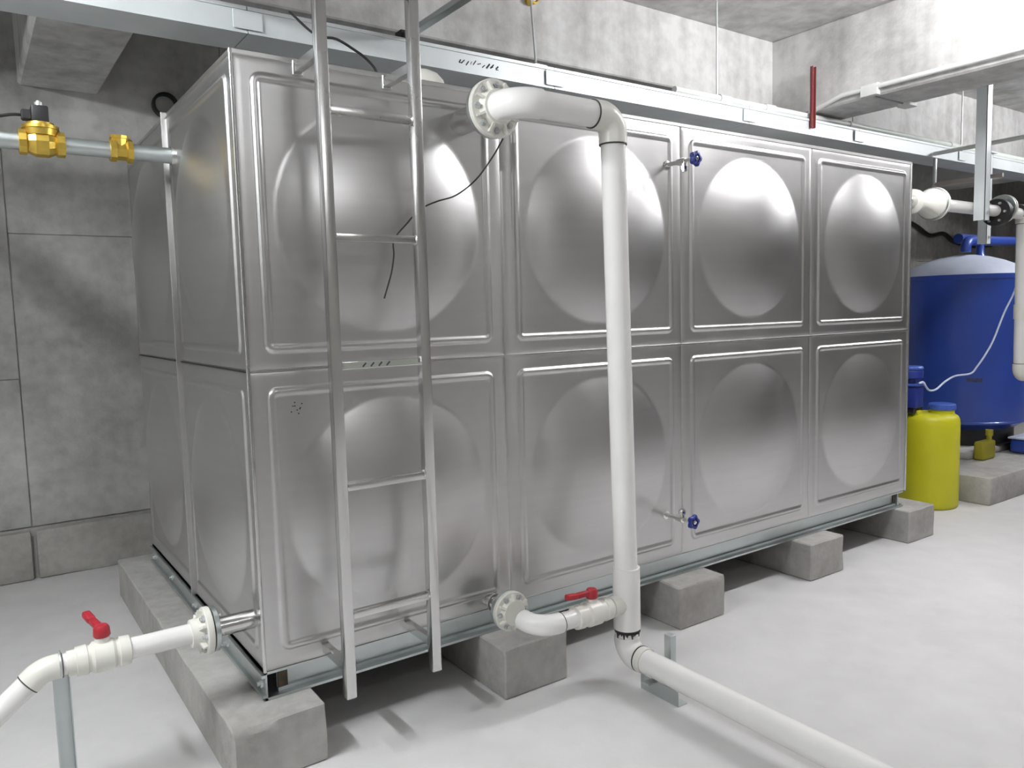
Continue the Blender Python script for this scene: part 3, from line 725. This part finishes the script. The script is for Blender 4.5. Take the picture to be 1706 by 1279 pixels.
sk = obj('skirt', lathe(B(), (VX, VY, -.04), (0, 0, 1), [(0, .44), (.012, .44), (.013, .41), (.17, .41)], 40), 'black', ves)
tp, _ = arc((VX-.1, VY-.06, 1.45), (VX-.1, VY-.06, 1.68), (VX+1, VY-.06, 1.70), .08, 10, .02)
obj('top_pipe', tube(B(), tp + [V(VX+1.4, VY-.06, 1.71)], .042, 18), 'blue', ves)
obj('pipe_rest', lathe(B(), (VX+.16, VY-.06, 1.52), (0, 0, 1), [(0, .07), (.05, .035), (.15, .03)], 14), 'blue', ves)
obj('top_pipe', tube(B(), [(VX+.42, VY+.25, 1.74), (VX+1.4, VY+.25, 1.74)], .045, 18), 'blue', ves)
bm = B(); ri = random.Random(5)
for k in range(9):
    ang = math.atan2(-2.53-VY, -0.74-VX) + .10 + k*.026
    rad = V(math.cos(ang), math.sin(ang), 0); tn = V(-math.sin(ang), math.cos(ang), 0)
    p0 = V(VX, VY, .50) + rad*(VR+.002)
    bar(bm, p0, p0+V(0, 0, ri.uniform(.02, .04)), .007, .003, rad)
    bar(bm, p0+V(0, 0, ri.uniform(.0, .03))-tn*.008, p0+V(0, 0, ri.uniform(.0, .03))+tn*.008, .006, .003, rad)
obj('lettering', bm, 'ink', ves)
# yellow drum
DX, DY, DR = 4.92, 0.32, 0.195
dr = thing('chemical_drum', 'bright yellow plastic drum with blue screw cap beside the far tank corner', 'drum', (DX, DY, ZF))
obj('body', lathe(B(), (DX, DY, ZF), (0, 0, 1), [(0, DR*.93), (.012, DR*.985), (.03, DR), (.60, DR), (.632, DR*.985), (.655, DR*.93), (.668, DR*.83), (.676, DR*.6), (.678, 0.0)], 48), 'yellow', dr)
obj('neck', lathe(B(), (DX+.05, DY-.06, .372), (0, 0, 1), [(0, .082), (.035, .08)], 30), 'yellow', dr)
cap = obj('cap', lathe(B(), (DX+.05, DY-.06, .398), (0, 0, 1), [(0, .088), (.003, .09), (.036, .088), (.042, .083), (.044, .0)], 30), 'bluecap', dr)
bm = B()
for k in range(24):
    t = 2*pi*k/24; bar(bm, (DX+.05+.089*math.cos(t), DY-.06+.089*math.sin(t), .402), (DX+.05+.089*math.cos(t), DY-.06+.089*math.sin(t), .432), .006, .004, (math.cos(t), math.sin(t), 0))
obj('grips', bm, 'bluecap', cap)
obj('handle_lug', box(B(), (DX-.16, DY+.0, .366), (DX-.10, DY+.05, .40), .008, 2), 'yellow', dr)
# dosing pump on the drum
PX, PY = 4.79, .385
du = thing('dosing_pump', 'small dark blue dosing pump standing on the yellow drum', 'pump', (PX, PY, .379))
obj('pump_body', box(B(), (PX-.075, PY-.07, .42), (PX+.035, PY+.07, .575), .012, 2), 'bluewheel', du)
obj('pump_cover', box(B(), (PX-.085, PY-.08, .575), (PX+.042, PY+.08, .592), .006, 2), 'bluecap', du)
obj('bracket', box(B(), (PX-.06, PY-.05, .379), (PX+.03, PY+.05, .42), .004), 'black', du)
mt = obj('motor', lathe(B(), (PX-.01, PY, .592), (0, 0, 1), [(0, .03), (.03, .03), (.032, .055), (.04, .075), (.085, .078), (.095, .074), (.10, .06)], 24), 'bluewheel', du)
obj('motor_cap', lathe(B(), (PX-.01, PY, .692), (0, 0, 1), [(0, .076), (.012, .078), (.022, .07), (.026, .0)], 24), 'bluecap', mt)
obj('suction_valve', lathe(B(), (PX+.06, PY-.03, .38), (0, 0, 1), [(0, .012), (.03, .018), (.07, .018), (.075, .026), (.10, .026), (.11, .015), (.15, .012)], 12), 'black', du)
hp = [(6.10, .26, 1.448), (6.03, .24, 1.257), (5.9, .26, 1.069), (5.78, .28, 0.863), (5.70, .3, 0.751), (5.57, .3, 0.666), (5.47, .3, 0.619), (5.241, .3, 0.617), (5.092, .3, 0.587), (4.965, .3, 0.54), (4.87, .3, 0.538), (4.80, .29, 0.57), (4.76, .29, .605), (4.72, .30, .600)]
tag(obj('dosing_hose', tube(B(), smooth_path(hp, 5), .007, 8), 'hose'), 'thin pale hose sagging from the dosing pump across the blue vessel', 'hose')
# things low on the plinth
pp = thing('blue_pump', 'small blue pump housing on the plinth edge right of the vessel', 'pump', (6.43, .22, -.1))
obj('body', box(B(), (6.30, .12, -.1), (6.62, .36, .02), .03, 3), 'blue', pp)
obj('cover', box(B(), (6.29, .11, .02), (6.63, .37, .035), .006, 2), 'whitish', pp)
jc = thing('yellow_can', 'small yellow can in the shade under the blue vessel', 'can', (5.88, .37, -.1))
obj('body', box(B(), (5.79, .33, -.1), (6.00, .41, .05), .018, 3), 'shadedyellow', jc)
obj('spout', lathe(B(), (5.965, .37, .05), (0, 0, 1), [(0, .02), (.03, .02), (.032, .028), (.08, .028), (.082, .0)], 16), 'shadedyellow', jc)
